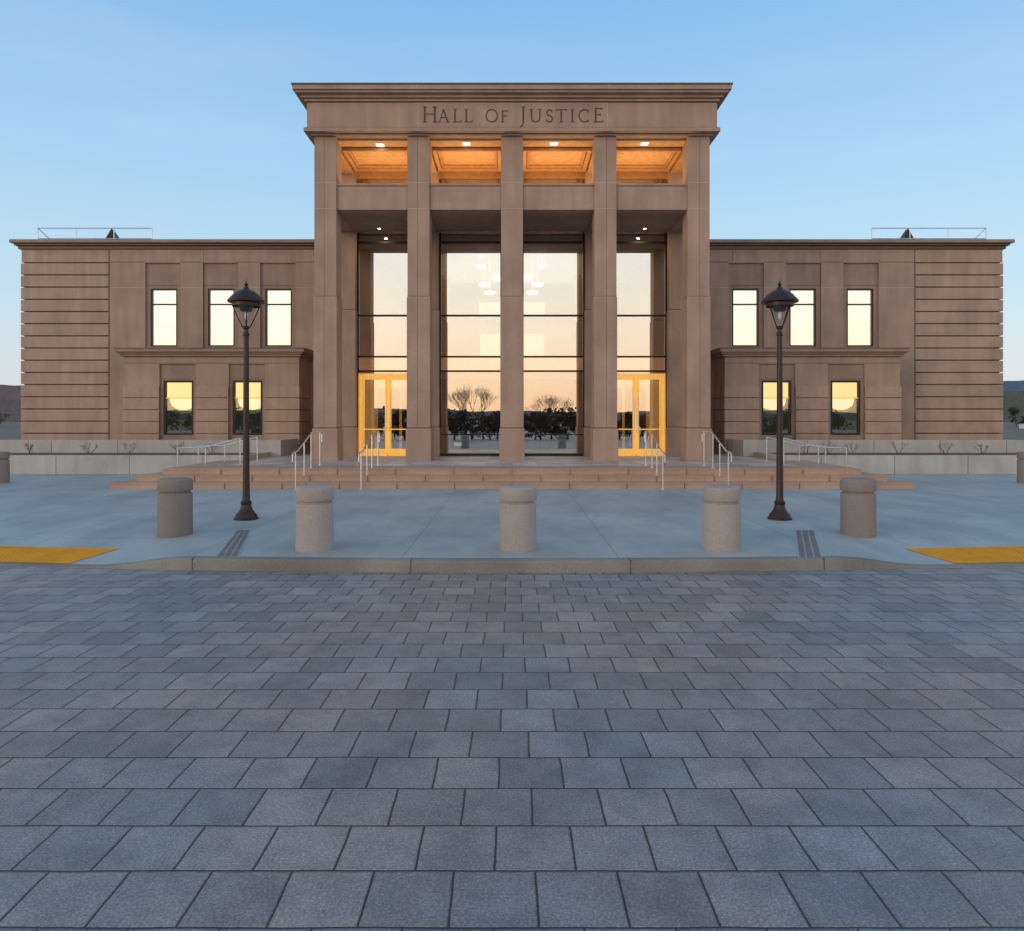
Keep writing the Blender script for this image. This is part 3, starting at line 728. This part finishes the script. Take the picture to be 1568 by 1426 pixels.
treeline('distant_tree_line',[(-125-R.uniform(0,60),165+R.uniform(-10,25),R.uniform(1.2,3.0),R.uniform(2,4)) for _ in range(34)],M_brush,1,.3,160)
treeline('distant_tree_line',[(122+R.uniform(0,60),165+R.uniform(-10,25),R.uniform(2.5,5.0),R.uniform(2,4)) for _ in range(34)],M_tgreen,2,.35,200)
treeline('rear_tree_line',[(-60+i*1.0+R.uniform(-1,1),-75+R.uniform(-8,8),R.uniform(1.8,3.6),R.uniform(1.5,3)) for i in range(120)],M_tgreen,3,.3,120)
treeline('reflection_blocker',[(-26+i*.8+R.uniform(-.2,.2),-15+R.uniform(-.3,.3),R.uniform(1.2,1.5),.9) for i in range(66)],M_tgreen,5,.09,330)  # added leafy mass behind the camera, blocks bright paving in glass reflections
# small distant house on right
Hh=empty('distant_house',(112,150,0))
mb=MB(); mb.box(-4,4,-3,3,-.4,.6); mb.obj('walls',M_wht,Hh)
mb=MB(); mb.quad((-4.4,-3.4,.6),(4.4,-3.4,.6),(4.4,0,2),(-4.4,0,2)); mb.quad((-4.4,3.4,.6),(4.4,3.4,.6),(4.4,0,2),(-4.4,0,2)); mb.obj('roof',M_roofd,Hh)
# bare trees across the street (seen in the glass)
def bare_tree(x,y,h,seed):
    r=random.Random(seed); mb=MB()
    def br(p,d,l,rad,dep):
        q=p+d*l; mb.cyl(p,q,rad,rad*.72,5,False)
        if dep>0:
            for _ in range(3 if dep>1 else 2):
                nd=(d*1.0+Vector((r.uniform(-.65,.65),r.uniform(-.65,.65),r.uniform(-.1,.5)))).normalized(); br(q,nd,l*r.uniform(.68,.84),rad*.62,dep-1)
    base=Vector((0,0,-.3)); top=Vector((0,0,h*.24)); mb.cyl(base,top,h*.022,h*.018,7)
    for i in range(6):
        a=i*1.047+r.uniform(-.3,.3); t=.85 if i<5 else .15; br(top,Vector((math.cos(a)*t,math.sin(a)*t,1)).normalized(),h*.24,h*.009,5)
    mb.obj('bare_tree',M_bark,None,0,False,(x,y,0))
bare_tree(-3.9,-20,4.9,4); bare_tree(4.4,-30,4.4,5); bare_tree(9.5,-34,4.2,6)

# ================================================================ SKY / LIGHT
w=bpy.data.worlds.new('World'); scene.world=w; w.use_nodes=True; nt=w.node_tree; nt.nodes.clear()
tc=nt.nodes.new('ShaderNodeTexCoord'); sep=nt.nodes.new('ShaderNodeSeparateXYZ'); nt.links.new(tc.outputs['Generated'],sep.inputs[0])
front=ramp(nt,sep.outputs['Z'],[(0,(.68,.69,.73)),(.07,(.62,.71,.80)),(.18,(.50,.70,.86)),(.32,(.37,.62,.87)),(.5,(.235,.49,.83)),(1,(.15,.32,.60))])
back=ramp(nt,sep.outputs['Z'],[(0,(1.0,.60,.36)),(.05,(1.0,.70,.46)),(.12,(1.0,.83,.65)),(.22,(.88,.86,.80)),(.4,(.64,.69,.74)),(1,(.13,.265,.48))])
bm=nt.nodes.new('ShaderNodeVectorMath'); bm.operation='SCALE'; bm.inputs['Scale'].default_value=1.42; nt.links.new(back.outputs[0],bm.inputs[0])
mr=nt.nodes.new('ShaderNodeMapRange'); mr.interpolation_type='SMOOTHSTEP'; mr.inputs['From Min'].default_value=-.75; mr.inputs['From Max'].default_value=.35
nt.links.new(sep.outputs['Y'],mr.inputs[0])
col=mixc(nt,mr.outputs[0],bm.outputs[0],front.outputs[0])
cl=ramp(nt,noi(nt,mapping(nt,tc.outputs['Generated'],(1.2,1.2,7)),1.7,5,.55),[(.54,(0,0,0)),(.85,(1,1,1))])
cm=nt.nodes.new('ShaderNodeMath'); cm.operation='MULTIPLY'; cm.inputs[1].default_value=.16; nt.links.new(cl.outputs[0],cm.inputs[0])
col=mixc(nt,cm.outputs[0],col,(.82,.84,.88))
sky=nt.nodes.new('ShaderNodeTexSky'); sky.sky_type='NISHITA'; sky.sun_disc=False; sky.sun_elevation=math.radians(6); sky.sun_rotation=math.radians(180+50)
bg1=nt.nodes.new('ShaderNodeBackground'); nt.links.new(col,bg1.inputs[0]); bg1.inputs[1].default_value=.96
bg2=nt.nodes.new('ShaderNodeBackground'); nt.links.new(sky.outputs[0],bg2.inputs[0]); bg2.inputs[1].default_value=.03
ad=nt.nodes.new('ShaderNodeAddShader'); o=nt.nodes.new('ShaderNodeOutputWorld')
nt.links.new(bg1.outputs[0],ad.inputs[0]); nt.links.new(bg2.outputs[0],ad.inputs[1]); nt.links.new(ad.outputs[0],o.inputs[0])
sl=bpy.data.lights.new('sun','SUN'); sl.energy=.5; sl.angle=math.radians(22); sl.color=(1,.84,.68)
so=bpy.data.objects.new('sun',sl); scene.collection.objects.link(so); so.rotation_euler=(math.radians(80),0,math.radians(-50))

cam=bpy.data.cameras.new('camera'); co=bpy.data.objects.new('camera',cam); scene.collection.objects.link(co); scene.camera=co
co.location=(0,0,HC); co.rotation_euler=(math.radians(90),0,0)
cam.sensor_fit='HORIZONTAL'; cam.sensor_width=36; cam.lens=36*F/1568; cam.shift_y=-72.5/1568; cam.clip_end=6000; cam.clip_start=.05
scene.view_settings.view_transform='Standard'; scene.view_settings.look='None'; scene.view_settings.exposure=0
